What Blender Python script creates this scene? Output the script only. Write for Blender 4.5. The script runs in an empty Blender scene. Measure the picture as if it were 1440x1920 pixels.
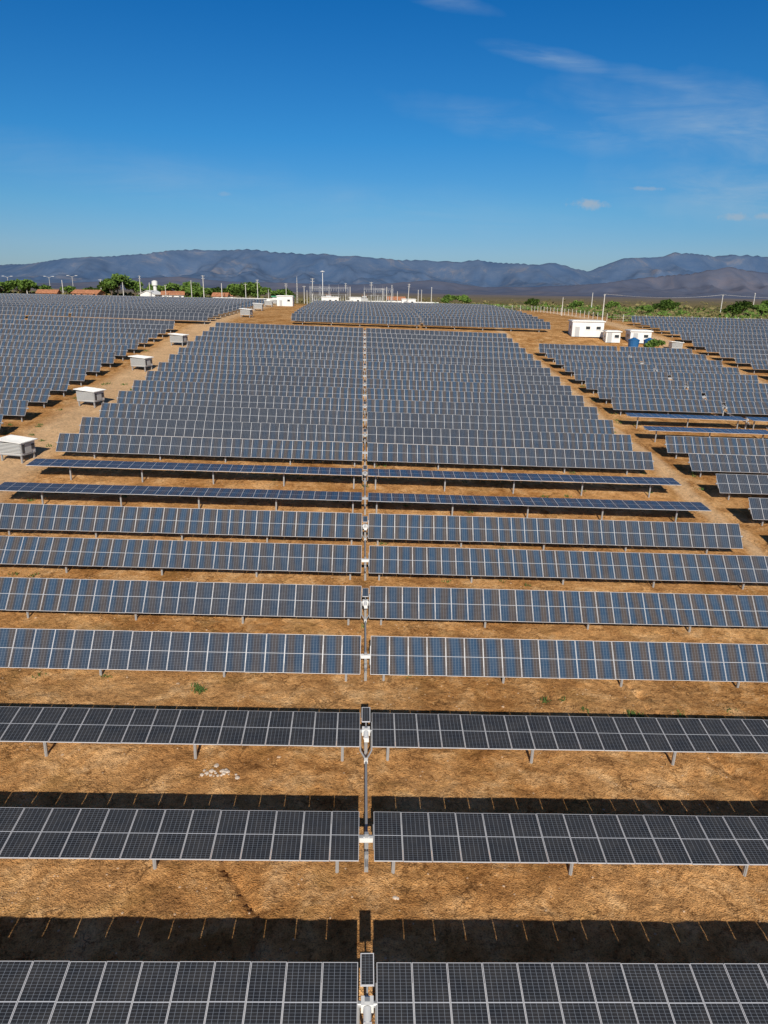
import bpy, math, random
import numpy as np
from mathutils import Vector, Matrix, noise
random.seed(7); np.random.seed(7)
S=bpy.context.scene
COL=S.collection
# ------------------------------------------------------------------ helpers
def mat(name, col=(.5,.5,.5), rough=.7, metal=0., spec=.5, var=0., vscale=3.):
    m=bpy.data.materials.new(name); m.use_nodes=True
    nt=m.node_tree; b=nt.nodes['Principled BSDF']
    b.inputs['Base Color'].default_value=(*col,1); b.inputs['Roughness'].default_value=rough
    b.inputs['Metallic'].default_value=metal; b.inputs['Specular IOR Level'].default_value=spec
    if var>0:
        g=nt.nodes.new('ShaderNodeNewGeometry'); n=nt.nodes.new('ShaderNodeTexNoise')
        n.inputs['Scale'].default_value=vscale; n.inputs['Detail'].default_value=2
        nt.links.new(g.outputs['Position'],n.inputs['Vector'])
        r=nt.nodes.new('ShaderNodeValToRGB')
        r.color_ramp.elements[0].position=.3; r.color_ramp.elements[1].position=.7
        r.color_ramp.elements[0].color=(*[c*(1-var) for c in col],1)
        r.color_ramp.elements[1].color=(*[min(1,c*(1+var)) for c in col],1)
        nt.links.new(n.outputs['Fac'],r.inputs['Fac']); nt.links.new(r.outputs['Color'],b.inputs['Base Color'])
    return m
class MB:
    def __init__(s): s.v=[];s.f=[];s.m=[];s.uv=[]
    def face(s,pts,mi=0,uv=None):
        i=len(s.v); s.v.extend([tuple(p) for p in pts]); s.f.append(tuple(range(i,i+len(pts)))); s.m.append(mi)
        s.uv.extend(uv if uv else [(0,0)]*len(pts))
    def box(s,c,d,mi=0,M=None):
        hx,hy,hz=d[0]/2,d[1]/2,d[2]/2
        P=[Vector((c[0]+a*hx,c[1]+b*hy,c[2]+e*hz)) for e in(-1,1) for b in(-1,1) for a in(-1,1)]
        if M is not None: P=[M@p for p in P]
        i=len(s.v); s.v.extend([tuple(p) for p in P])
        for q in((0,2,3,1),(4,5,7,6),(0,1,5,4),(2,6,7,3),(0,4,6,2),(1,3,7,5)):
            s.f.append(tuple(i+k for k in q)); s.m.append(mi); s.uv.extend([(0,0)]*4)
    def tube(s,a,b,r0,r1=None,n=8,mi=0,cap=True):
        a=Vector(a);b=Vector(b); r1=r0 if r1 is None else r1
        d=(b-a).normalized(); u=d.orthogonal().normalized(); w=d.cross(u)
        i=len(s.v)
        for p,r in((a,r0),(b,r1)):
            for k in range(n):
                t=2*math.pi*k/n; s.v.append(tuple(p+u*(r*math.cos(t))+w*(r*math.sin(t))))
        for k in range(n):
            s.f.append((i+k,i+(k+1)%n,i+n+(k+1)%n,i+n+k)); s.m.append(mi); s.uv.extend([(0,0)]*4)
        if cap:
            s.f.append(tuple(i+k for k in reversed(range(n)))); s.m.append(mi); s.uv.extend([(0,0)]*n)
            s.f.append(tuple(i+n+k for k in range(n))); s.m.append(mi); s.uv.extend([(0,0)]*n)
    def mesh(s,name,mats,smooth=False):
        me=bpy.data.meshes.new(name); me.from_pydata(s.v,[],s.f)
        for m in mats: me.materials.append(m)
        me.polygons.foreach_set('material_index',s.m)
        ul=me.uv_layers.new(name='UVMap'); ul.data.foreach_set('uv',np.array(s.uv,dtype=np.float32).ravel())
        if smooth: me.polygons.foreach_set('use_smooth',[True]*len(s.f))
        me.update(); return me
def obj(name,me,loc=(0,0,0),rot=(0,0,0),parent=None,scale=None):
    o=bpy.data.objects.new(name,me); COL.objects.link(o); o.location=loc; o.rotation_euler=rot
    if scale: o.scale=scale
    if parent: o.parent=parent
    return o
def empty(name,loc=(0,0,0),rz=0):
    o=bpy.data.objects.new(name,None); COL.objects.link(o); o.location=loc; o.rotation_euler=(0,0,rz); return o
# ------------------------------------------------------------------ terrain function
PY=[-3000,-50,14,32,50,68,86,104,116,128,146,162,200,250,330,450,700,1200,60000]
PZ=[0,0,0,0.0,1.2,2.9,4.6,6.3,7.5,8.6,10.1,12.0,13.2,13.8,13.6,9,0,-6,-6]
def _sl():
    n=len(PY); d=[(PZ[i+1]-PZ[i])/(PY[i+1]-PY[i]) for i in range(n-1)]; m=[0]*n
    for i in range(1,n-1):
        m[i]=0 if d[i-1]*d[i]<=0 else 2*d[i-1]*d[i]/(d[i-1]+d[i])
    return m
PM=_sl()
def prof(y):
    if y<=PY[0]: return 0
    for i in range(len(PY)-1):
        if y<=PY[i+1]:
            h=PY[i+1]-PY[i]; t=(y-PY[i])/h
            return (2*t**3-3*t*t+1)*PZ[i]+(t**3-2*t*t+t)*h*PM[i]+(-2*t**3+3*t*t)*PZ[i+1]+(t**3-t*t)*h*PM[i+1]
    return -6
def gz(x,y):
    c=float(np.interp(y,[-100,146,190,330,1000],[.024,.024,.009,.007,0]))
    return prof(y)-c*160*math.tanh(x/160)
gullies=[([(14.2,34.5),(14.5,32.7),(14.9,29.5),(16.5,26.2),(16.9,23.3),(18.2,19.5)],.16,.30),
         ([(-5.7,21.2),(-5.3,20.4),(-4.6,19.2),(-3.6,18.0),(-3.4,16.6)],.15,.24),
         ([(31.5,70),(30.5,60),(32.2,52),(31.2,45),(32.5,38)],.3,.35),
         ([(9.5,22.2),(10.2,20.6),(9.8,18.8)],.08,.2),([(-9,38),(-8,36.6),(-8.6,35)],.08,.2)]
def segd(px,py,a,b):
    dx,dy=b[0]-a[0],b[1]-a[1]; t=max(0,min(1,((px-a[0])*dx+(py-a[1])*dy)/(dx*dx+dy*dy)))
    return math.hypot(px-a[0]-t*dx,py-a[1]-t*dy)
def detail(x,y):
    z=0
    if -45<x<60 and 5<y<120:
        z+=.08*noise.noise((x*.45,y*.45,0))+.08*noise.noise((x*1.3,y*1.3,5))+.055*noise.noise((x*3.1,y*3.1,9))
        wx=x+.35*noise.noise((x*.8,y*.8,2)); wy=y+.35*noise.noise((x*.8,y*.8,7))
        for pts,dep,w in gullies:
            if min(p[0] for p in pts)-2<x<max(p[0] for p in pts)+2:
                d=min(segd(wx,wy,pts[i],pts[i+1]) for i in range(len(pts)-1))
                if d<w*2: z-=2.0*dep*max(0,1-(d/w)**2)*(.6+.8*noise.noise((x*2,y*2,3)))
    return z
def axis_pts(segs):
    out=[segs[0][0]]
    for a,b,st in segs:
        n=max(1,int(round((b-a)/st))); out+= [a+(b-a)*(k+1)/n for k in range(n)]
    return out
def geo(a,b,n): return [a*(b/a)**(k/n) for k in range(1,n+1)]
xr=axis_pts([(0,24,.15),(24,40,.5),(40,160,3)])+geo(160,30000,34)
xs=[-v for v in reversed(xr[1:])]+xr
ys=[-400,-200,-100,-50,-20,0]+axis_pts([(5,14,.5),(14,40,.15),(40,80,.5),(80,340,3)])+geo(340,30000,50)
V=[(x,y,gz(x,y)+detail(x,y)) for y in ys for x in xs]
nx=len(xs); F=[]
for j in range(len(ys)-1):
    for i in range(nx-1):
        a=j*nx+i; F.append((a,a+1,a+nx+1,a+nx))
me=bpy.data.meshes.new('ground'); me.from_pydata(V,[],F); me.polygons.foreach_set('use_smooth',[True]*len(F))
ground=obj('ground',me)
# ground material
def ramp(nt,fac,els):
    r=nt.nodes.new('ShaderNodeValToRGB'); e=r.color_ramp.elements
    while len(e)<len(els): e.new(.5)
    for q,(p,c) in zip(e,els): q.position=p; q.color=(*c,1) if len(c)==3 else c
    nt.links.new(fac,r.inputs['Fac']); return r.outputs['Color']
def mix(nt,fac,a,b,mode='MIX'):
    m=nt.nodes.new('ShaderNodeMix'); m.data_type='RGBA'; m.blend_type=mode
    for v,i in((fac,0),(a,6),(b,7)):
        if hasattr(v,'links'): nt.links.new(v,m.inputs[i])
        else: m.inputs[i].default_value=v if i==0 else (*v,1)
    return m.outputs[2]
def math_(nt,op,a,b=None,c=None,clamp=False):
    m=nt.nodes.new('ShaderNodeMath'); m.operation=op; m.use_clamp=clamp
    for i,v in enumerate((a,b,c)):
        if v is None: continue
        if hasattr(v,'links'): nt.links.new(v,m.inputs[i])
        else: m.inputs[i].default_value=v
    return m.outputs[0]
def mrange(nt,v,a,b,c=0,d=1):
    m=nt.nodes.new('ShaderNodeMapRange'); nt.links.new(v,m.inputs[0])
    for i,k in enumerate((a,b,c,d)): m.inputs[i+1].default_value=k
    return m.outputs[0]
def noi(nt,vec,sc,det=4,rough=.55,dist=0):
    n=nt.nodes.new('ShaderNodeTexNoise'); n.inputs['Scale'].default_value=sc; n.inputs['Detail'].default_value=det
    n.inputs['Roughness'].default_value=rough; n.inputs['Distortion'].default_value=dist
    nt.links.new(vec,n.inputs['Vector']); return n.outputs['Fac']
gm=bpy.data.materials.new('dry_soil'); gm.use_nodes=True; nt=gm.node_tree; b=nt.nodes['Principled BSDF']
g=nt.nodes.new('ShaderNodeNewGeometry'); pos=g.outputs['Position']
sx=nt.nodes.new('ShaderNodeSeparateXYZ'); nt.links.new(pos,sx.inputs[0]); PX_,PY_=sx.outputs[0],sx.outputs[1]
n1=noi(nt,pos,.12,3,.6); n2=noi(nt,pos,.5,5,.72,.4); n3=noi(nt,pos,4,4,.8); n4=noi(nt,pos,20,1,.7)
c1=ramp(nt,n2,[(.33,(.22,.100,.034)),(.45,(.43,.215,.078)),(.53,(.58,.32,.130)),(.66,(.80,.53,.28))])
c2=ramp(nt,n1,[(.38,(.36,.175,.060)),(.62,(.68,.41,.19))])
c=mix(nt,.40,c1,c2)
sp=ramp(nt,n3,[(.34,(.42,.36,.30)),(.46,(.95,.95,.95)),(.66,(1.3,1.27,1.2))]); c=mix(nt,.8,c,sp,'MULTIPLY')
sp2=ramp(nt,n4,[(.33,(.42,.36,.30)),(.45,(1,1,1)),(.7,(1.25,1.22,1.15))]); c=mix(nt,.7,c,sp2,'MULTIPLY')
vo=nt.nodes.new('ShaderNodeTexVoronoi'); vo.feature='DISTANCE_TO_EDGE'; vo.inputs['Scale'].default_value=.42
wp=nt.nodes.new('ShaderNodeVectorMath'); wp.operation='MULTIPLY_ADD'; nz=nt.nodes.new('ShaderNodeTexNoise'); nz.inputs['Scale'].default_value=1.0; nz.inputs['Detail'].default_value=4; nz.inputs['Roughness'].default_value=.65
nt.links.new(pos,nz.inputs['Vector']); nt.links.new(nz.outputs['Color'],wp.inputs[0]); wp.inputs[1].default_value=(2.6,2.6,2.6); nt.links.new(pos,wp.inputs[2]); nt.links.new(wp.outputs[0],vo.inputs['Vector'])
crk=math_(nt,'MULTIPLY',mrange(nt,vo.outputs['Distance'],.035,.0),mrange(nt,noi(nt,pos,.3,3),.46,.57))
c=mix(nt,math_(nt,'MULTIPLY',crk,.8),c,(.10,.048,.02))
gmask=ramp(nt,noi(nt,pos,.35,4,.75,.6),[(.52,(0,0,0)),(.68,(1,1,1))]); c=mix(nt,math_(nt,'MULTIPLY',gmask,.28),c,(.24,.16,.05))
def band(cx,w):
    d=math_(nt,'ABSOLUTE',math_(nt,'SUBTRACT',math_(nt,'ADD',PX_,math_(nt,'MULTIPLY',n1,3.)),cx+1.5))
    return mrange(nt,d,w,w*.4)
bl=math_(nt,'MAXIMUM',band(-34.,4.2),band(65.5,3.0))
bl=math_(nt,'MAXIMUM',bl,band(31.2,1.2))
yb=math_(nt,'SUBTRACT',1.0,mrange(nt,PY_,300,340)); bl=math_(nt,'MULTIPLY',math_(nt,'MULTIPLY',bl,yb),.6)
pale=mix(nt,.6,(.76,.54,.33),sp,'MULTIPLY'); c=mix(nt,bl,c,pale)
far=mrange(nt,PY_,265,330)
right=math_(nt,'MULTIPLY',mrange(nt,PX_,70,90),mrange(nt,PY_,186,215)); far=math_(nt,'MAXIMUM',far,right)
right=math_(nt,'MULTIPLY',mrange(nt,PX_,135,160),mrange(nt,PY_,100,150)); far=math_(nt,'MAXIMUM',far,right)
ns=noi(nt,pos,.055,5,.75,.5)
scr=ramp(nt,ns,[(.36,(.07,.08,.03)),(.47,(.15,.14,.055)),(.56,(.28,.21,.09)),(.68,(.44,.31,.16))])
sl=noi(nt,pos,.004,5,.7); scr=mix(nt,.7,scr,ramp(nt,sl,[(.38,(.6,.68,.58)),(.6,(1.15,1.0,.9))]),'MULTIPLY')
c=mix(nt,far,c,scr)
vf=mrange(nt,PY_,900,5000); vcol=ramp(nt,noi(nt,pos,.0022,5,.75),[(.38,(.11,.108,.12)),(.62,(.20,.178,.175))])  # distant plain fades to grey-violet, aerial haze baked into its colour
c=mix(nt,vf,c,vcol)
nt.links.new(c,b.inputs['Base Color']); b.inputs['Roughness'].default_value=.95; b.inputs['Specular IOR Level'].default_value=.0
bp=nt.nodes.new('ShaderNodeBump'); bp.inputs['Strength'].default_value=1.; bp.inputs['Distance'].default_value=.13
hh=math_(nt,'ADD',n3,math_(nt,'MULTIPLY',n4,.35)); nt.links.new(hh,bp.inputs['Height']); nt.links.new(bp.outputs[0],b.inputs['Normal'])
me.materials.append(gm)
# ------------------------------------------------------------------ panel materials
pm=bpy.data.materials.new('solar_cells'); pm.use_nodes=True; nt=pm.node_tree; b=nt.nodes['Principled BSDF']
uvn=nt.nodes.new('ShaderNodeUVMap'); su=nt.nodes.new('ShaderNodeSeparateXYZ'); nt.links.new(uvn.outputs[0],su.inputs[0])
U,Vv=su.outputs[0],su.outputs[1]
def line(v,cnt,w):
    fr=math_(nt,'FRACT',math_(nt,'MULTIPLY',v,cnt)); d=math_(nt,'ABSOLUTE',math_(nt,'SUBTRACT',fr,.5))
    return math_(nt,'GREATER_THAN',d,.5-w)
l=math_(nt,'MAXIMUM',line(U,6,.036),math_(nt,'MULTIPLY',line(Vv,24,.05),.75))
mid=math_(nt,'LESS_THAN',math_(nt,'ABSOLUTE',math_(nt,'SUBTRACT',Vv,.5)),.007)
bus=math_(nt,'MULTIPLY',line(U,30,.06),.2)
l=math_(nt,'MAXIMUM',l,bus)
g=nt.nodes.new('ShaderNodeNewGeometry'); pos=g.outputs['Position']
oi=nt.nodes.new('ShaderNodeObjectInfo')
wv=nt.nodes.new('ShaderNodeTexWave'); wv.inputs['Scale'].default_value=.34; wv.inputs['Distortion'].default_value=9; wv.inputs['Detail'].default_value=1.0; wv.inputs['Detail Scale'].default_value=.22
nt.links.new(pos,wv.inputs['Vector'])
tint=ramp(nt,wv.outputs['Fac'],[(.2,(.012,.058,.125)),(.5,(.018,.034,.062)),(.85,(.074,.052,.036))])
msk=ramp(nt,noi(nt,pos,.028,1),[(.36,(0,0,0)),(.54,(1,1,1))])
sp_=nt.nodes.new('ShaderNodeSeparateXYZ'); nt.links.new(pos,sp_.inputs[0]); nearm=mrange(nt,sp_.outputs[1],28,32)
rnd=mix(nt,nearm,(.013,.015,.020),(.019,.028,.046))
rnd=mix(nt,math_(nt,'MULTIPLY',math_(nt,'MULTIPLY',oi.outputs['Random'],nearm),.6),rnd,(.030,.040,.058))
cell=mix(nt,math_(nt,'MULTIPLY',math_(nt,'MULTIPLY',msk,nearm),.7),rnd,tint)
cc=mix(nt,math_(nt,'MULTIPLY',l,.60),cell,(.27,.31,.37)); cc=mix(nt,mid,cc,(.46,.48,.52))
dust=noi(nt,pos,1.5,2,.7); cc=mix(nt,mrange(nt,dust,.3,.9,.01,.09),cc,(.38,.33,.27))
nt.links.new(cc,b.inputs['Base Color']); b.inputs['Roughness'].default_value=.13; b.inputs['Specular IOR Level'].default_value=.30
FR=mat('aluminium_frame',(.60,.60,.62),.5,.1); ST=mat('galvanised_steel',(.36,.37,.38),.5,.3)
WH=mat('white_paint',(.74,.74,.72),.6,var=.08,vscale=.8); DK=mat('dark_metal',(.06,.06,.065),.5)
PH=2.03
def table_mesh(n,tilt,posts,flip=False):
    m=MB(); T=math.radians(tilt); ca,sa=math.cos(T),math.sin(T)
    R=Matrix(((1,0,0),(0,ca,-sa),(0,sa,ca)))
    rr=random.Random(n*100+int(tilt))
    for i in range(n):
        x0=i+.008; x1=i+.992
        dz=rr.uniform(-.008,.008); ts=rr.uniform(-.006,.006)
        m.box(((x0+x1)/2,ts,.09+dz),(x1-x0,PH,.035),1,R)
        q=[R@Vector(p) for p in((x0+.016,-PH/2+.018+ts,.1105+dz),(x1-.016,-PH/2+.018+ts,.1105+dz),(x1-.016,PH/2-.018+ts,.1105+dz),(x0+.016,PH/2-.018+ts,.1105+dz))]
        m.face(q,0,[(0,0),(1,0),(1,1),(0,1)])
        m.box((i,0,.045),(.05,1.0,.05),2,R)
    m.box((n/2,0,0),(n+.3,.12,.12),2,R)
    for p in posts:
        m.box((p,0,-1.35),(.12,.10,2.5),2); m.box((p,0,-1.35),(.05,.16,2.5),2)
        m.box((p,0,-.07),(.2,.22,.16),2)
    return m.mesh('solar_panel_row',[pm,FR,ST])
cache={}
def table(x0,n,y,tilt,rev=False,h=1.5):
    k=(n,tilt,rev)
    if k not in cache:
        p=[.75+6.45*i for i in range(6) if .75+6.45*i<n-.2]
        if rev: p=[n-q for q in p]
        cache[k]=table_mesh(n,tilt,p)
    za,zb=gz(x0,y),gz(x0+n,y)
    ang=-math.atan2(zb-za,n)
    o=obj('solar_panel_row',cache[k],(x0,y,za+h),(0,ang,0)); return o
RY={1:13.8,2:19.8,4:32.6,5:38.6,6:44.45,7:50.1}
def rowy(n): return RY.get(n,8+6.0*n)
ctl={0:13,1:13,2:8,3:9,8:4,9:4,4:50,5:48,6:46,7:52}
JT=random.Random(77)
def tj(): return JT.choice((47,50,50,53))
for n in range(0,24):
    t=ctl.get(n) or tj()
    table(-30.25,30,rowy(n),t,True); table(.25,29,rowy(n),t)
for n in range(7,24):
    t=tj()
    for k in range(3): table(-38.5-29-k*29.6,29,rowy(n),t,True)
for n in range(5,22):
    t={12:4,13:4}.get(n) or tj()
    table(33.1,15,rowy(n),t,True); table(48.7,14,rowy(n),t)
for n in range(15):
    y=162+6*n; t=tj(); table(-16.4,29,y,t,True); table(13.2,29,y,t)
for n in range(17):
    y=157+6*n; t=tj()
    for k in range(3): table(-34-29-k*29.6,29,y,t,True)
for n in range(14):
    y=106+6*n; t=tj()
    for k in range(2): table(69+k*29.6,29,y,t)
# ------------------------------------------------------------------ tracker drive units in the centre gap
GB=mat('gearbox_grey',(.42,.43,.44),.5,.1)
def drive(x,y,y2,name='tracker_drive_unit',box=None):
    m=MB(); z0=gz(x,y)+1.5; z2=gz(x,y2)+1.5
    m.box((x,y,z0-.9),(.14,.12,2.2),0)
    m.box((x,y,z0),(.34,.26,.30),1)
    m.tube((x,y-.15,z0+.05),(x,y-.55,z0+.02),.11,n=12,mi=1)
    m.box((x+.02,y-.62,z0+.02),(.2,.12,.2),1)
    m.tube((x-.26,y,z0),(x+.26,y,z0),.085,n=10,mi=0)
    m.tube((x,y+.1,z0),(x,y+.75,z0+.28),.03,n=6,mi=0)
    R=Matrix.Rotation(math.radians(14),3,'X'); c=Vector((x,y+.75,z0+.34))
    P=[R@Vector(q)+c for q in((-.19,-.42,0),(.19,-.42,0),(.19,.42,0),(-.19,.42,0))]
    P2=[p-Vector((0,0,.03)) for p in P]
    m.face(P2[::-1],2)
    for k in range(4): m.face((P2[k],P2[(k+1)%4],P[(k+1)%4],P[k]),2)
    m.face(P,2)
    P3=[R@Vector(q)+c for q in((-.165,-.39,.004),(.165,-.39,.004),(.165,.39,.004),(-.165,.39,.004))]; m.face(P3,3,[(0,0),(.5,0),(.5,.45),(0,.45)])
    for s in(-1,1):
        m.tube((x+s*.24,y,z0),(x+s*.24,y-.75,z0-.45),.04,n=8,mi=0)
        m.tube((x+s*.24,y-.75,z0-.45),(x,y-1.15,z0-.62),.04,n=8,mi=0)
    m.tube((x,y-1.15,z0-.62),(x,y2-.9,z2-.45),.055,n=10,mi=0)
    m.box((x,y-1.2,z0-.62),(.16,.2,.14),1)
    m.box((x,y2,z2-.9),(.14,.12,2.2),0); m.box((x,y2,z2-.05),(.5,.18,.18),1)
    m.tube((x-.26,y2,z2),(x+.26,y2,z2),.07,n=10,mi=0)
    m.box((x,y2-.45,z2-.4),(.14,.14,.3),0)
    obj(name,m.mesh(name,[ST,box or WH,FR,pm]))
for n in range(1,24,2): drive(0,rowy(n),rowy(n-1),box=WH if n<8 else GB)
for n in range(6,22,2): drive(48.4,rowy(n),rowy(n-1),box=GB)
# ------------------------------------------------------------------ inverter cabinets
CG=mat('corrugated_panel',(.62,.63,.62),.5,.1); DR=mat('door_grey',(.42,.43,.43),.6)
def cabinet_mesh():
    m=MB(); w,d,h=2.5,2.0,1.15
    for sx_ in(-1,1):
        for sy in(-1,1): m.box((sx_*(w/2-.15),sy*(d/2-.15),.25),(.14,.14,.8),3)
    m.box((0,0,.62),(w,d,.1),3)
    m.box((0,0,.67+h/2),(w-.04,d-.04,h),0)
    for k in range(8):
        z=.78+k*.135; m.box((0,-d/2-.02,z),(w-.06,.08,.05),0); m.box((0,d/2+.02,z),(w-.06,.08,.05),0)
        m.box((0,-d/2+.015,z+.065),(w-.1,.012,.05),4)
    m.box((w/2+.01,0,1.2),(.05,d*.42,.95),2); m.box((w/2+.01,d*.34,1.25),(.05,.4,.5),4)
    m.box((w/2+.02,-d*.34,1.2),(.05,.3,.8),4)
    M=Matrix.Translation((0,0,1.96))@Matrix.Rotation(math.radians(4),4,'Y')
    m.box((0,0,0),(w+.5,d+.4,.07),1,M)
    for k in range(14): m.box((0,-d/2-.1+k*(d+.2)/13,.045),(w+.48,.05,.03),1,M)
    return m.mesh('inverter_cabinet',[CG,WH,DR,ST,DK])
cm=cabinet_mesh()
for x,y,r,s in[(-33.9,67.2,-.25,1),(-34.3,88,-.3,1),(-34.3,109.5,-.3,1),(-34,131.5,-.25,1),(-29,178,-.2,1),(-31,212,0,1),(-32,243,0,1),(-34,272,0,1),(65,147,0,.9)]:
    obj('inverter_cabinet',cm,(x,y,gz(x,y)),(0,0,r),scale=(s,s,s))
# ------------------------------------------------------------------ buildings
RT=mat('clay_roof_tile',(.42,.18,.09),.85,var=.35,vscale=1.5); GL=mat('dark_window',(.03,.035,.04),.2); BR=mat('orange_render',(.48,.24,.14),.85,var=.2)
BL=mat('blue_plastic',(.02,.12,.30),.4); GN=mat('green_paint',(.04,.25,.12),.6); CO=mat('concrete',(.58,.56,.52),.85,var=.15); WD=mat('wood',(.16,.11,.07),.9,var=.2)
def part(par,name,fn,mats):
    m=MB(); fn(m); return obj(name,m.mesh(name,mats),parent=par)
def flat_building(name,x,y,w,d,h,rz=0,wall=WH,doors=1):
    e=empty(name,(x,y,gz(x,y)-.1),rz)
    part(e,'walls',lambda m:m.box((0,0,h/2),(w,d,h)),[wall])
    part(e,'roof',lambda m:(m.box((0,0,h+.1),(w+.5,d+.5,.2)),m.box((0,0,h+.24),(w-.2,d-.2,.1))),[WH])
    def win(m):
        n=max(2,int(w/2.2))
        for k in range(n):
            xx=-w/2+(k+.5)*w/n
            if k<doors: m.box((xx,-d/2-.01,1.05),(.95,.06,2.1),1)
            else: m.box((xx,-d/2-.01,h*.6),(.9,.06,.6),0); m.box((xx,-d/2-.02,h*.6-.4),(1.1,.14,.07),2)
        m.box((-w/2-.01,0,h*.6),(.06,.9,.6),0)
    part(e,'windows_and_doors',win,[GL,DR,WH]); return e
def gable_house(name,x,y,w,d,h,rz=0,wall=WH,rh=1.6,rf=None):
    e=empty(name,(x,y,gz(x,y)-.1),rz)
    def walls(m):
        m.box((0,0,h/2),(w,d,h))
        for s in(-1,1): m.face([(s*w/2,-d/2,h),(s*w/2,d/2,h),(s*w/2,0,h+rh)][::s])
    part(e,'walls',walls,[wall])
    def roof(m):
        o=.5
        for s in(-1,1):
            a=[(-w/2-o,s*(d/2+o),h-.2),(w/2+o,s*(d/2+o),h-.2),(w/2+o,0,h+rh+.1),(-w/2-o,0,h+rh+.1)]
            bq=[(p[0],p[1],p[2]-.12) for p in a]
            m.face(a if s<0 else a[::-1]); m.face(bq[::-1] if s<0 else bq)
            for k in range(4): m.face((bq[k],bq[(k+1)%4],a[(k+1)%4],a[k]))
    part(e,'roof',roof,[rf or RT])
    def win(m):
        n=max(3,int(w/2.5))
        for k in range(n):
            xx=-w/2+(k+.5)*w/n
            if k==n//2: m.box((xx,-d/2-.01,1.05),(.9,.06,2.1),1)
            else: m.box((xx,-d/2-.01,1.6),(1.,.06,.9),0)
    part(e,'windows_and_door',win,[GL,WD]); return e
flat_building('equipment_building',49.5,159,6.8,5,3.2,-.12)
flat_building('equipment_building',53.6,153.5,3,3,2.2,-.12)
flat_building('pump_house',59.6,154,4.4,4,2.4,-.1)
flat_building('control_building',-28,258,5.5,5,3.4)
flat_building('switchgear_building',-14,300,7,5,3)
flat_building('guard_house',-4,318,5,4,3); flat_building('guard_house',19,312,6,4,2.8)
gable_house('red_roof_house',-83,318,9,7,2.8,.2,WH,1.2); gable_house('red_roof_house',-62,316,6,6,2.6,0,WH,1.2)
gable_house('red_roof_house',-122,325,12,6,2.6,-.2,BR,1.2); gable_house('red_roof_house',-138,322,8,6,2.4,.1,BR,1.2)
gable_house('white_house',-91,314,7,7,2.8,1.3,WH,1.3,WH); gable_house('red_roof_house',15,345,8,6,2.6,.1,WH,1.2)
gable_house('red_roof_house',-190,420,10,8,3,.1,BR); gable_house('red_roof_house',-70,365,9,8,3,.4)
e=empty('green_shed',(-35,315,gz(-35,315)))
part(e,'walls',lambda m:m.box((0,0,1.2),(9,4,2.4)),[WH]); part(e,'roof',lambda m:m.box((0,0,2.7),(10,5,.5)),[GN]); part(e,'door',lambda m:m.box((1,-2.02,1),(1.2,.06,2)),[DR])
def tank():
    m=MB(); m.tube((0,0,.6),(0,0,1.9),1.0,1.15,20); m.tube((0,0,1.9),(0,0,2.0),1.22,1.22,20); m.tube((0,0,2.0),(0,0,2.35),1.15,.35,20); m.tube((0,0,2.35),(0,0,2.45),.3,.3,12)
    for a in range(6): 
        t=a*math.pi/3; m.box((math.cos(t)*.8,math.sin(t)*.8,.28),(.15,.15,.65),1)
    m.tube((0,0,.5),(0,0,.6),1.15,1.15,20,1); m.box((0,0,-.1),(2.8,2.8,.6),1); return m.mesh('water_tank',[BL,CO])
tm=tank()
for x,y in((55.0,144.2),(58.4,144.6)): obj('water_tank',tm,(x,y,gz(x,y)+.35))
m=MB(); 
m.tube((0,0,0),(0,0,6.2),.9,.75,16); m.tube((0,0,6.2),(0,0,8.0),1.3,1.3,16); m.tube((0,0,8.0),(0,0,8.4),1.3,.3,16)
wtm=m.mesh('water_tower',[WH]); obj('water_tower',wtm,(-94,330,gz(-94,330)))
def wall(name,pts,h,mt=WH,gap=True):
    m=MB()
    for a,b in zip(pts,pts[1:]):
        L=math.hypot(b[0]-a[0],b[1]-a[1]); n=int(L/3)+1
        for k in range(n):
            t0,t1=k/n,(k+1)/n
            p=Vector((a[0]+(b[0]-a[0])*t0,a[1]+(b[1]-a[1])*t0,0)); q=Vector((a[0]+(b[0]-a[0])*t1,a[1]+(b[1]-a[1])*t1,0))
            p.z=gz(p.x,p.y); q.z=gz(q.x,q.y); up=Vector((0,0,h)); dn=Vector((0,0,-.3)); th=Vector((0,.18,0))
            m.face((p+dn,q+dn,q+up,p+up)); m.face((q+th+dn,p+th+dn,p+th+up,q+th+up)); m.face((p+up,q+up,q+th+up,p+th+up))
            m.box((p.x,p.y,p.z+h/2),(.3,.4,h+.2))
    obj(name,m.mesh(name,[mt]))
wall('perimeter_wall',[(-62,303),(-30,303)],1.9); wall('perimeter_wall',[(-8,330),(34,330)],1.6)
def pole_mesh(h,arms=1,mt=CO):
    m=MB(); m.tube((0,0,-.5),(0,0,h),.19,.11,8)
    for k in range(arms):
        z=h-.3-.9*k; m.box((0,0,z),(1.5,.08,.09))
        for xx in(-.65,0,.65): m.tube((xx,0,z+.05),(xx,0,z+.22),.04,.03,6,1)
    return m.mesh('utility_pole',[mt,WH])
pl=[pole_mesh(7.5),pole_mesh(9,2),pole_mesh(6.5,0)]
def pole(x,y,k=0,s=1,r=0): return obj('utility_pole',pl[k],(x,y,gz(x,y)),(0,0,r),scale=(s,s,s))
R5=random.Random(5)
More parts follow.
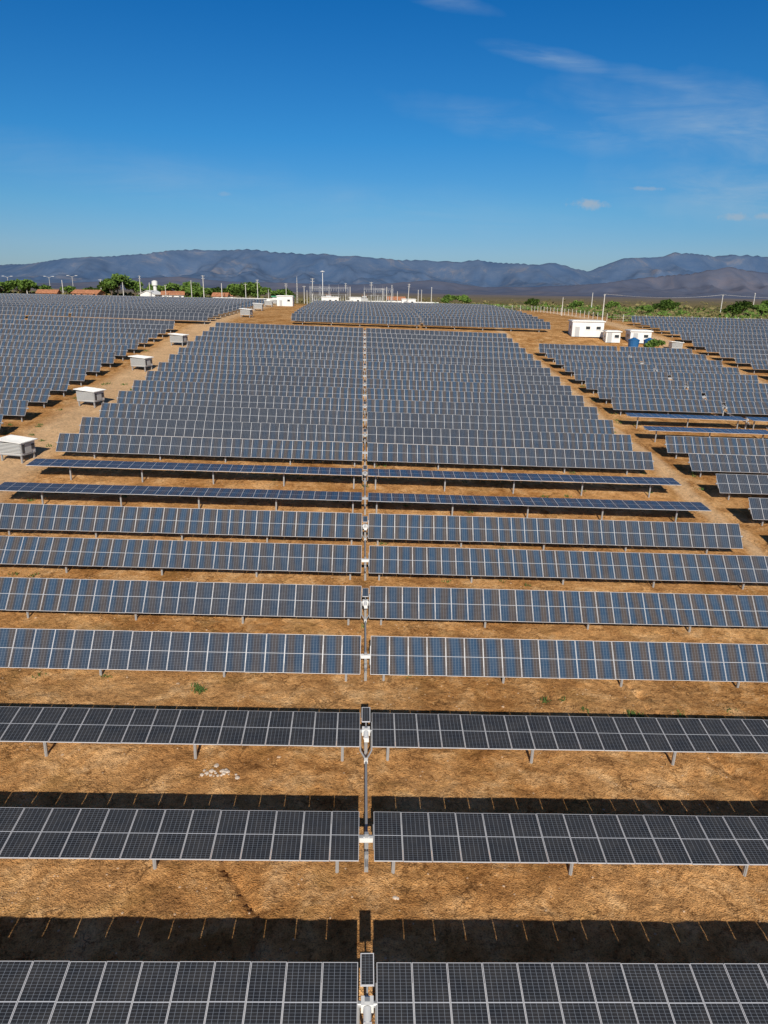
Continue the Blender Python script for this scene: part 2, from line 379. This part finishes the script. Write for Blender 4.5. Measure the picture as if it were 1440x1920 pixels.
for x,y,k in[(-105,320,0),(-99,325,1),(-90,308,2),(-84,310,0),(-68,310,1),(-60,308,2),(-50,308,0),(-45,308,1),(-41,312,2),(-75,318,1),(-118,330,0),(-6,305,2),(3,320,1),(6,320,2),(8,314,0),(10,326,2),(12,318,1),(23,310,2),(26,330,0),(31,335,0),(-22,310,1),(-26,315,0),(-33,308,1),(66,198,0),(62,225,2),(130,260,0),(180,330,0),(210,300,0),(95,300,2),(-135,330,2),(-150,328,2),(-24,305,2),(-8,312,1),(0,308,2),(14,308,2)]:
    pole(x,y,k,R5.uniform(.85,1.2),R5.uniform(.3,1.3))
o=obj('utility_pole',pl[1],(18,300,gz(18,300)),(0,math.radians(4),.8))
m=MB(); m.tube((0,0,0),(0,0,13.5),.2,.12,8); m.tube((0,0,13.4),(0,0,13.6),.5,.5,10); 
for a in range(4):
    t=a*math.pi/2; m.box((math.cos(t)*.6,math.sin(t)*.6,13.3),(.3,.3,.25))
obj('lighting_mast',m.mesh('lighting_mast',[WH]),(-18,315,gz(-18,315)))
m=MB()
for s in(-1,1):
    for q in(-1,1): m.tube((s*.3,q*.3,0),(0,0,11.5),.06,.04,4)
for k in range(10):
    z=k*1.1; w=.3*(1-z/11.5); m.tube((-w,-w,z),(w,w,z+1),.03,n=4); m.tube((w,-w,z),(-w,w,z+1),.03,n=4)
obj('antenna_mast',m.mesh('antenna_mast',[CO]),(-29.5,320,gz(-29.5,320)))
def lamp():
    m=MB(); m.tube((0,0,-.3),(0,0,9),.12,.07,8)
    for s in(-1,1): m.tube((0,0,8.8),(s*1.2,0,9.3),.05,.04,6); m.box((s*1.6,0,9.34),(.9,.3,.14),1)
    return m.mesh('street_lamp',[CO,WH])
lm=lamp()
for x,y in((-190,395),(-166,390),(-150,380),(-205,395)): obj('street_lamp',lm,(x,y,gz(x,y)),(0,0,.3),scale=(1.25,1.25,1.25))
def wire(pts,name='power_line'):
    m=MB()
    for a,b in zip(pts,pts[1:]):
        a=Vector(a);b=Vector(b)
        for off in(-.5,0,.5):
            pr=None
            for k in range(9):
                t=k/8; p=a.lerp(b,t)+Vector((0,off,-1.0*4*t*(1-t)))
                if pr is not None: m.tube(pr,p,.02,n=4,cap=False)
                pr=p
    obj(name,m.mesh(name,[CO]))
wire([(66,198,gz(66,198)+7.2),(130,260,gz(130,260)+7.2),(210,300,gz(210,300)+7.2)])
GS=mat('weathered_steel',(.36,.37,.39),.6,.2)
def gantry():
    m=MB(); H=7.0
    for xx in(-4,0,4):
        for a,bb in((-.25,-.25),(.25,-.25),(.25,.25),(-.25,.25)): m.tube((xx+a,bb,0),(xx+a*.6,bb*.6,H),.04,n=4)
        for k in range(7):
            z=k*H/7; m.tube((xx-.25,-.25,z),(xx+.25,-.25,z+1),.025,n=4); m.tube((xx-.25,.25,z+1),(xx+.25,.25,z),.025,n=4)
        m.tube((xx,0,H),(xx,0,H+1.2),.05,.02,5)
    for z in(H,H-.5,H-3): m.box((0,0,z),(8.6,.12,.08))
    for xx in(-3,-2,-1,1,2,3):
        for k in range(4): m.tube((xx,0,H-.7-.25*k),(xx,0,H-.8-.25*k),.14,n=8,mi=1)
        m.tube((xx,0,H-.6),(xx,0,H-1.7),.04,n=5,mi=1)
        m.box((xx,-1.6,1.1),(.3,.3,2.2),2); m.tube((xx,-1.6,2.2),(xx,-1.6,3.6),.12,.09,8,1)
    return m.mesh('substation_gantry',[GS,DR,ST])
gme=gantry()
for x,y,r in((-19,308,0),(-19,316,0),(-11,310,0),(4,318,0),(9,332,0)): obj('substation_gantry',gme,(x,y,gz(x,y)),(0,0,r))
def xfmr():
    m=MB(); m.box((0,0,1.6),(3,1.8,2.4)); m.tube((-1,0,3.3),(1,0,3.3),.35,n=12)
    for k in range(7): m.box((-1.2+.4*k,-1.15,1.5),(.12,.5,1.9))
    for xx in(-.9,0,.9): m.tube((xx,.4,2.8),(xx,.5,4.2),.13,.08,8,1)
    m.box((0,0,.2),(3.6,2.4,.4),2); return m.mesh('power_transformer',[DR,BR,CO])
xm=xfmr()
for x,y in((-15,304),(0,312)): obj('power_transformer',xm,(x,y,gz(x,y)))
m=MB()
pts=[(132,105),(132,190),(68,196),(60,262),(-5,262)]
for a,b_ in zip(pts,pts[1:]):
    L=math.hypot(b_[0]-a[0],b_[1]-a[1]); n=int(L/3)
    pr=None
    for k in range(n+1):
        t=k/n; x=a[0]+(b_[0]-a[0])*t; y=a[1]+(b_[1]-a[1])*t; z=gz(x,y)
        m.box((x,y,z+.9),(.12,.12,2.2))
        if pr:
            for hh_ in(.4,.9,1.4,1.8): m.tube((pr[0],pr[1],pr[2]+hh_),(x,y,z+hh_),.012,n=3,cap=False)
        pr=(x,y,z)
obj('wire_fence',m.mesh('wire_fence',[CO]))
# ------------------------------------------------------------------ vegetation
def leafmat(name,a,bc):
    m=bpy.data.materials.new(name); m.use_nodes=True; nt=m.node_tree; b=nt.nodes['Principled BSDF']
    g=nt.nodes.new('ShaderNodeNewGeometry')
    c=ramp(nt,noi(nt,g.outputs['Position'],.8,2),[(.35,a),(.65,bc)]); nt.links.new(c,b.inputs['Base Color'])
    b.inputs['Roughness'].default_value=.8; b.inputs['Specular IOR Level'].default_value=.2; return m
LG=leafmat('foliage_green',(.04,.085,.015),(.15,.24,.045)); LO=leafmat('foliage_olive',(.08,.08,.03),(.24,.20,.085)); BKk=mat('bark',(.14,.10,.07),.9)
def leaves(m,c,r,n,s,R,mi=0):
    for _ in range(n):
        d=Vector((R.gauss(0,1),R.gauss(0,1),R.gauss(0,1))).normalized()*R.uniform(.45,1.05)
        p=Vector(c)+Vector((d.x*r[0],d.y*r[1],d.z*r[2]))
        u=Vector((R.gauss(0,1),R.gauss(0,1),R.gauss(0,1))).normalized(); w=u.orthogonal().normalized(); k=s*R.uniform(.5,1.3)
        m.face((p-u*k,p+w*k*.7,p+u*k,p-w*k*.7),mi)
def tree_mesh(seed,h,w):
    R=random.Random(seed); m=MB(); top=Vector((R.uniform(-.3,.3),R.uniform(-.3,.3),h*.42)); m.tube((0,0,-.3),top,.28,.18,7,1)
    for k in range(8):
        a=k*.8+R.uniform(-.3,.3); rr=w*R.uniform(.25,.62); z=h*R.uniform(.5,.85)
        p=Vector((math.cos(a)*rr,math.sin(a)*rr,z)); m.tube(top*R.uniform(.8,1),p,.12,.04,5,1)
        leaves(m,p,(w*.30,w*.30,h*.17),110,.42,R)
    leaves(m,(0,0,h*.85),(w*.35,w*.35,h*.16),120,.42,R)
    return m.mesh('tree',[LG,BKk])
tms=[tree_mesh(s,h,w) for s,h,w in((1,7,5),(2,5.5,4.5),(3,8,5))]
R=random.Random(3)
TP=[(-108,322,2,1.35),(-113,328,0,1.25),(-103,330,0,1.15),(-118,334,1,1.15),(-125,336,1,.9),(-133,333,1,.95),(-150,328,0,1.1),(-156,332,1,1.35),(-162,328,1,1.2),(-88,335,1,1.35),(-76,322,1,1.15),(-72,325,1,1.05),(-50,318,0,1.2),(-46,320,1,1.2),(-54,322,1,1.1),(-38,322,1,1.),(-66,330,1,1.1),(-130,350,1,.9),(-175,340,1,1.2),(-180,335,0,.95),(-200,350,1,1.1),(-220,340,0,1),(-36,335,1,1.1),(70,300,1,.8),(142,215,0,1.1),(145,218,1,1.1),(139,212,1,.9),(150,260,1,1),(170,300,0,.8),(190,270,1,1),(140,330,1,.9),(230,330,0,1),(58.6,142.8,1,.5),(240,260,1,1),(36,310,1,.9),(44,320,1,.9),(-168,333,1,1.1),(-145,335,1,1),(-190,332,1,1.),(-80,340,0,1.2),(-60,335,0,1.1),(-98,340,1,1.2),(160,235,1,.8),(155,228,2,.8),(120,280,1,.8),(100,290,1,.7),(84,285,1,.7),(118,228,1,.8),(123,232,0,.8),(97,245,1,.6),(108,262,1,.7),(134,240,1,.8)]
for x,y,k,s in TP: 
    obj('tree',tms[k],(x,y,gz(x,y)),(0,0,R.uniform(0,6)),scale=(s*1.1,s*1.1,s))
def scrub(name,cnt,fn,mi,seed,sz=(1.,2.6)):
    R=random.Random(seed); m=MB()
    for _ in range(cnt):
        x,y=fn(R); s=R.uniform(*sz)*(1+y/1200)
        leaves(m,(x,y,gz(x,y)+s*.4),(s,s,s*.55),int(14),s*.42,R)
    obj(name,m.mesh(name,[mi]))
def fr(R):
    while True:
        y=R.uniform(215,900)
        x=R.uniform(-.62*y,.66*y)
        if y<345 and -150<x<138: continue
        if noise.noise((x*.012,y*.012,1))>-.25+R.uniform(-.2,.3): return x,y
scrub('scrub_bushes',1100,fr,LO,11)
scrub('scrub_bushes',900,fr,LG,12,(.9,2.2))
def fr2(R):
    y=math.exp(R.uniform(math.log(300),math.log(2500))); return R.uniform(-.6,.65)*y,max(y,350)
scrub('scrub_bushes',1300,fr2,LO,13,(1.,2.2))
def fr3(R):
    return R.uniform(140,300),R.uniform(140,330)
scrub('scrub_bushes',420,fr3,LO,14,(.7,1.7)); scrub('scrub_bushes',300,fr3,LG,15,(.7,1.9))
def fr4(R):
    return R.uniform(-240,-66),R.uniform(330,352)
scrub('scrub_bushes',450,fr4,LG,16,(.8,2.1)); scrub('scrub_bushes',400,fr4,LO,17,(1.,2.5))
def fr5(R):
    return R.uniform(30,138),R.uniform(268,330)
scrub('scrub_bushes',300,fr5,LG,18,(.5,1.5)); scrub('scrub_bushes',260,fr5,LO,19,(.5,1.4))
def fr6(R):
    return R.uniform(72,142),R.uniform(196,270)
scrub('scrub_bushes',260,fr6,LG,20,(.4,1.3)); scrub('scrub_bushes',330,fr6,LO,21,(.4,1.3))
STW=mat('straw',(.50,.31,.13),.95,var=.35,vscale=.6); WG=mat('weed_green',(.07,.13,.025),.9)
SN=mat('stone',(.52,.37,.24),.9,var=.25,vscale=2); SL=mat('pale_stone',(.58,.50,.42),.9,var=.15)
R=random.Random(21); m=MB()
def blade(m,x,y,z,h,mi,R,w=.02):
    a=R.uniform(0,6.28); l=R.uniform(.1,.9)*h; d=Vector((math.cos(a)*l,math.sin(a)*l,h)); s=Vector((-math.sin(a),math.cos(a),0))*w
    p=Vector((x,y,z)); m.face((p-s,p+s,p+d),mi)
cnt=0
while cnt<3600:
    x=R.uniform(-30,34); y=R.uniform(13,75)
    if abs(x)>y*.62+3: continue
    if noise.noise((x*.35,y*.35,4))+R.uniform(-.25,.25)<0.05: continue
    cnt+=1; z=gz(x,y)+detail(x,y)-.01
    for _ in range(5): blade(m,x+R.gauss(0,.06),y+R.gauss(0,.06),z,R.uniform(.04,.12),0,R,.012)
for _ in range(300):
    x=R.uniform(-40,40); y=R.uniform(27,125); z=gz(x,y)+detail(x,y); k=1+y/90
    for _ in range(18): blade(m,x+R.gauss(0,.10*k),y+R.gauss(0,.10*k),z,R.uniform(.05,.16)*k,1,R,.025*k)
for wx,wy in((-8.6,31.4),(-8.4,31.2),(13.7,29.6),(13.4,29.9),(15.9,29.8),(9.3,31.0),(-4.2,42),(-3.2,42.2)):
    z=gz(wx,wy)+detail(wx,wy)
    for _ in range(50): blade(m,wx+R.gauss(0,.15),wy+R.gauss(0,.15),z,R.uniform(.06,.22),1,R,.03)
obj('dry_grass',m.mesh('dry_grass',[STW,WG]))
m=MB()
def stone(m,x,y,s,mi,R):
    z=gz(x,y)+detail(x,y); n=6; rings=[]
    for zz,rr in((-.2,1),(.25,.95),(.55,.5)):
        rings.append([(x+math.cos(k*1.047+zz)*s*rr*R.uniform(.75,1.2),y+math.sin(k*1.047+zz)*s*rr*R.uniform(.75,1.2),z+zz*s*R.uniform(.6,.9)) for k in range(n)])
    i=len(m.v)
    for r_ in rings: m.v.extend(r_)
    for a in range(2):
        for k in range(n): m.f.append((i+a*n+k,i+a*n+(k+1)%n,i+(a+1)*n+(k+1)%n,i+(a+1)*n+k)); m.m.append(mi); m.uv.extend([(0,0)]*4)
    m.f.append(tuple(i+2*n+k for k in range(n))); m.m.append(mi); m.uv.extend([(0,0)]*n)
for _ in range(3000):
    x=R.uniform(-30,34); y=R.uniform(13,70); stone(m,x,y,R.uniform(.015,.05)*(2.0 if R.random()<.05 else 1),0,R)
for _ in range(26): stone(m,-6.2+R.gauss(0,.42),25.0+R.gauss(0,.2),R.uniform(.04,.12),1,R)
for _ in range(24): stone(m,-12.2+R.gauss(0,.5),18.3+R.gauss(0,.3),R.uniform(.015,.04),0,R)
for _ in range(2): stone(m,.95+R.gauss(0,.1),18.7+R.gauss(0,.1),R.uniform(.08,.13),1,R)
obj('loose_stones',m.mesh('loose_stones',[SN,SL]))
# ------------------------------------------------------------------ mountains
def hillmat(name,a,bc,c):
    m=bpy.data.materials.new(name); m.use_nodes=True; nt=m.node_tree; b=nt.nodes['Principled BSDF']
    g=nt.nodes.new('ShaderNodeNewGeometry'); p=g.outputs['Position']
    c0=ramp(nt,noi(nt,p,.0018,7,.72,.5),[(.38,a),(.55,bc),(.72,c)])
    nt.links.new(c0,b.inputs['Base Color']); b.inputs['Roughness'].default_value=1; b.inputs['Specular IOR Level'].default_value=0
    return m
HM=hillmat('hazy_mountain',(.060,.108,.200),(.085,.130,.215),(.19,.19,.22))  # blue base colours have the aerial haze painted in
HR=hillmat('hazy_hill',(.078,.10,.16),(.100,.115,.165),(.145,.138,.17))  # nearer hills, brown shifted to blue-grey by haze painted into the colour
def hill(name,Y0,ridge,width,mt,seed,xa,xb,nxn=420,nyn=70,rough=.28):
    V=[];F=[]
    for j in range(nyn+1):
        d=-1+2*j/nyn
        for i in range(nxn+1):
            x=xa+(xb-xa)*i/nxn
            H=float(np.interp(x,ridge[0],ridge[1]))
            f=1/(width*.42)
            wob=.30*noise.noise((x*f*.8,seed,0)); dd=min(1,abs(d-wob)/(1-wob*(1 if d>wob else -1)))
            base=(1-dd)**1.15
            y=Y0+d*width
            rn=noise.ridged_multi_fractal((x*f*1.5,y*f*.8,seed),1.0,2.1,7,1.0,2.0)/2.2
            rel=base*(1-rough*2.2*(1-min(1,rn))*min(1,dd*3.5))
            jag=1+.035*noise.noise((x*f*3,y*f*3,seed+3))+.022*noise.noise((x*f*9,y*f*9,seed+3))+.012*noise.noise((x*f*22,y*f*22,seed+3))
            V.append((x,y,-12+ (H+12)*max(0,rel)*jag))
    n=nxn+1
    for j in range(nyn):
        for i in range(nxn): a=j*n+i; F.append((a,a+1,a+n+1,a+n))
    me=bpy.data.meshes.new(name); me.from_pydata(V,[],F); me.materials.append(mt); me.polygons.foreach_set('use_smooth',[True]*len(F)); obj(name,me)
def ridge(pts,Y0):
    xs=[];hs=[]
    for px,py in pts:
        xs.append(Y0*((px-676)/1365)); hs.append(20+(544+.0155*(px-720)-py)/1365*Y0)
    return xs,hs
main=[(-900,515),(-500,490),(-200,505),(0,497),(60,497),(110,492),(150,489),(200,485),(260,480),(310,473),(350,467),(400,470),(440,470),(500,474),(560,479),(600,480),(650,484),(700,487),(740,491),(800,489),(850,493),(890,490),(940,496),(980,500),(1020,496),(1060,507),(1090,511),(1120,500),(1160,487),(1200,484),(1250,477),(1300,479),(1340,482),(1380,480),(1440,484),(1700,475),(2000,500),(2400,490)]
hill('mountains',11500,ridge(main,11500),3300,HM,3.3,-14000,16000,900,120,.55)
nr=[(-600,545),(0,532),(120,530),(220,526),(330,519),(420,528),(520,530),(600,533),(700,533),(800,526),(900,538),(1000,538),(1100,533),(1180,524),(1240,519),(1300,512),(1350,502),(1400,509),(1450,513),(1600,520),(2000,530)]
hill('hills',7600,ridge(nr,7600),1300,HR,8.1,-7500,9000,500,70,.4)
# ------------------------------------------------------------------ sky, sun
EL=31
w=bpy.data.worlds.new('World'); S.world=w; w.use_nodes=True; nt=w.node_tree; bg=nt.nodes['Background']
sky=nt.nodes.new('ShaderNodeTexSky'); sky.sky_type='NISHITA'; sky.sun_disc=False; sky.sun_elevation=math.radians(EL); sky.sun_rotation=math.radians(180)
sky.air_density=1.0; sky.dust_density=.3; sky.ozone_density=3.5; sky.altitude=400
tc=nt.nodes.new('ShaderNodeTexCoord'); sx=nt.nodes.new('ShaderNodeSeparateXYZ'); nt.links.new(tc.outputs['Generated'],sx.inputs[0])
X_,Y_,Z_=sx.outputs
tint=ramp(nt,Z_,[(0,(.38,.47,.66)),(.05,(.38,.53,.72)),(.10,(.29,.57,.76)),(.18,(.15,.55,.83)),(.33,(.05,.47,.84)),(.6,(.25,.32,.42))])
c=mix(nt,1.0,sky.outputs[0],tint,'MULTIPLY')
yy=math_(nt,'MAXIMUM',Y_,.05); uu=math_(nt,'DIVIDE',X_,yy); vv=math_(nt,'DIVIDE',Z_,yy)
cx=nt.nodes.new('ShaderNodeCombineXYZ'); nt.links.new(uu,cx.inputs[0]); nt.links.new(vv,cx.inputs[1])
mp=nt.nodes.new('ShaderNodeMapping'); mp.inputs['Rotation'].default_value=(0,0,math.radians(11)); mp.inputs['Scale'].default_value=(3.6,22,1); nt.links.new(cx.outputs[0],mp.inputs[0])
st=mrange(nt,noi(nt,mp.outputs[0],1.2,5,.66,.8),.36,.70)
wig=noi(nt,cx.outputs[0],9,3,.6)
def wisp(u0,v0,wu,wv_,rot,s):
    a=math.radians(rot); du=math_(nt,'SUBTRACT',uu,u0); dv=math_(nt,'SUBTRACT',vv,v0)
    p=math_(nt,'DIVIDE',math_(nt,'SUBTRACT',math_(nt,'MULTIPLY',du,math.cos(a)),math_(nt,'MULTIPLY',dv,math.sin(a))),wu)
    q=math_(nt,'DIVIDE',math_(nt,'ADD',math_(nt,'MULTIPLY',du,math.sin(a)),math_(nt,'MULTIPLY',dv,math.cos(a))),wv_)
    d=math_(nt,'SQRT',math_(nt,'ADD',math_(nt,'MULTIPLY',p,p),math_(nt,'MULTIPLY',q,q)))
    d=math_(nt,'ADD',d,math_(nt,'MULTIPLY',math_(nt,'SUBTRACT',wig,.5),1.6))
    return math_(nt,'MULTIPLY',mrange(nt,d,1.3,.0),s)
tot=None
for a in[(.235,.282,.085,.010,9,.50),(.095,.342,.07,.010,10,.40),(.50,.205,.22,.045,6,.62),(.26,.200,.18,.022,8,.36),(.50,.13,.17,.040,3,.50),(.40,.255,.12,.012,9,.36),(-.30,.14,.25,.03,6,.22),(.05,.10,.3,.03,3,.20)]:
    p=wisp(*a); tot=p if tot is None else math_(nt,'MAXIMUM',tot,p)
cir=math_(nt,'MULTIPLY',tot,math_(nt,'ADD',math_(nt,'MULTIPLY',st,.85),.15),clamp=True)
cir=math_(nt,'MULTIPLY',cir,math_(nt,'GREATER_THAN',Y_,.1))
c=mix(nt,cir,c,(3.6,4.9,6.2))
def puff(az,el,wa,we,st_):
    u=math_(nt,'DIVIDE',math_(nt,'SUBTRACT',uu,az),wa); v=math_(nt,'DIVIDE',math_(nt,'SUBTRACT',vv,el),we)
    d=math_(nt,'SQRT',math_(nt,'ADD',math_(nt,'MULTIPLY',u,u),math_(nt,'MULTIPLY',v,v)))
    d=math_(nt,'ADD',d,math_(nt,'MULTIPLY',math_(nt,'SUBTRACT',pn,.5),2.2))
    return math_(nt,'MULTIPLY',math_(nt,'MULTIPLY',mrange(nt,d,1.0,.3),st_),math_(nt,'GREATER_THAN',Y_,0))
pn=noi(nt,tc.outputs['Generated'],55,4,.7)
tot=None
for a in[(.300,.114,.028,.008,.65),(.505,.101,.024,.006,.5),(.545,.103,.022,.005,.45),(.375,.134,.03,.003,.35),(-.183,.117,.01,.003,.2)]:
    p=puff(*a); tot=p if tot is None else math_(nt,'MAXIMUM',tot,p)
c=mix(nt,tot,c,(4.0,4.5,5.1))
nt.links.new(c,bg.inputs[0]); bg.inputs[1].default_value=.10
sl=bpy.data.lights.new('sun','SUN'); sl.energy=5.0; sl.angle=math.radians(.53); sl.color=(1,.92,.80)
so=bpy.data.objects.new('sun',sl); COL.objects.link(so); so.rotation_euler=(math.radians(90-EL),0,math.radians(.8)); so.location=(0,-50,80)
# ------------------------------------------------------------------ camera
cam=bpy.data.cameras.new('camera'); co=bpy.data.objects.new('camera',cam); COL.objects.link(co); S.camera=co
cam.sensor_fit='HORIZONTAL'; cam.sensor_width=36; cam.lens=32.5; cam.clip_end=60000; cam.clip_start=.5
Rm=Matrix.Rotation(math.radians(-1.85),4,'Z')@Matrix.Rotation(math.radians(90-17.74),4,'X')@Matrix.Rotation(math.radians(.89),4,'Z')
co.matrix_world=Matrix.Translation((-.2,0,19.9))@Rm
S.view_settings.view_transform='Standard'; S.view_settings.look='None'; S.view_settings.exposure=0
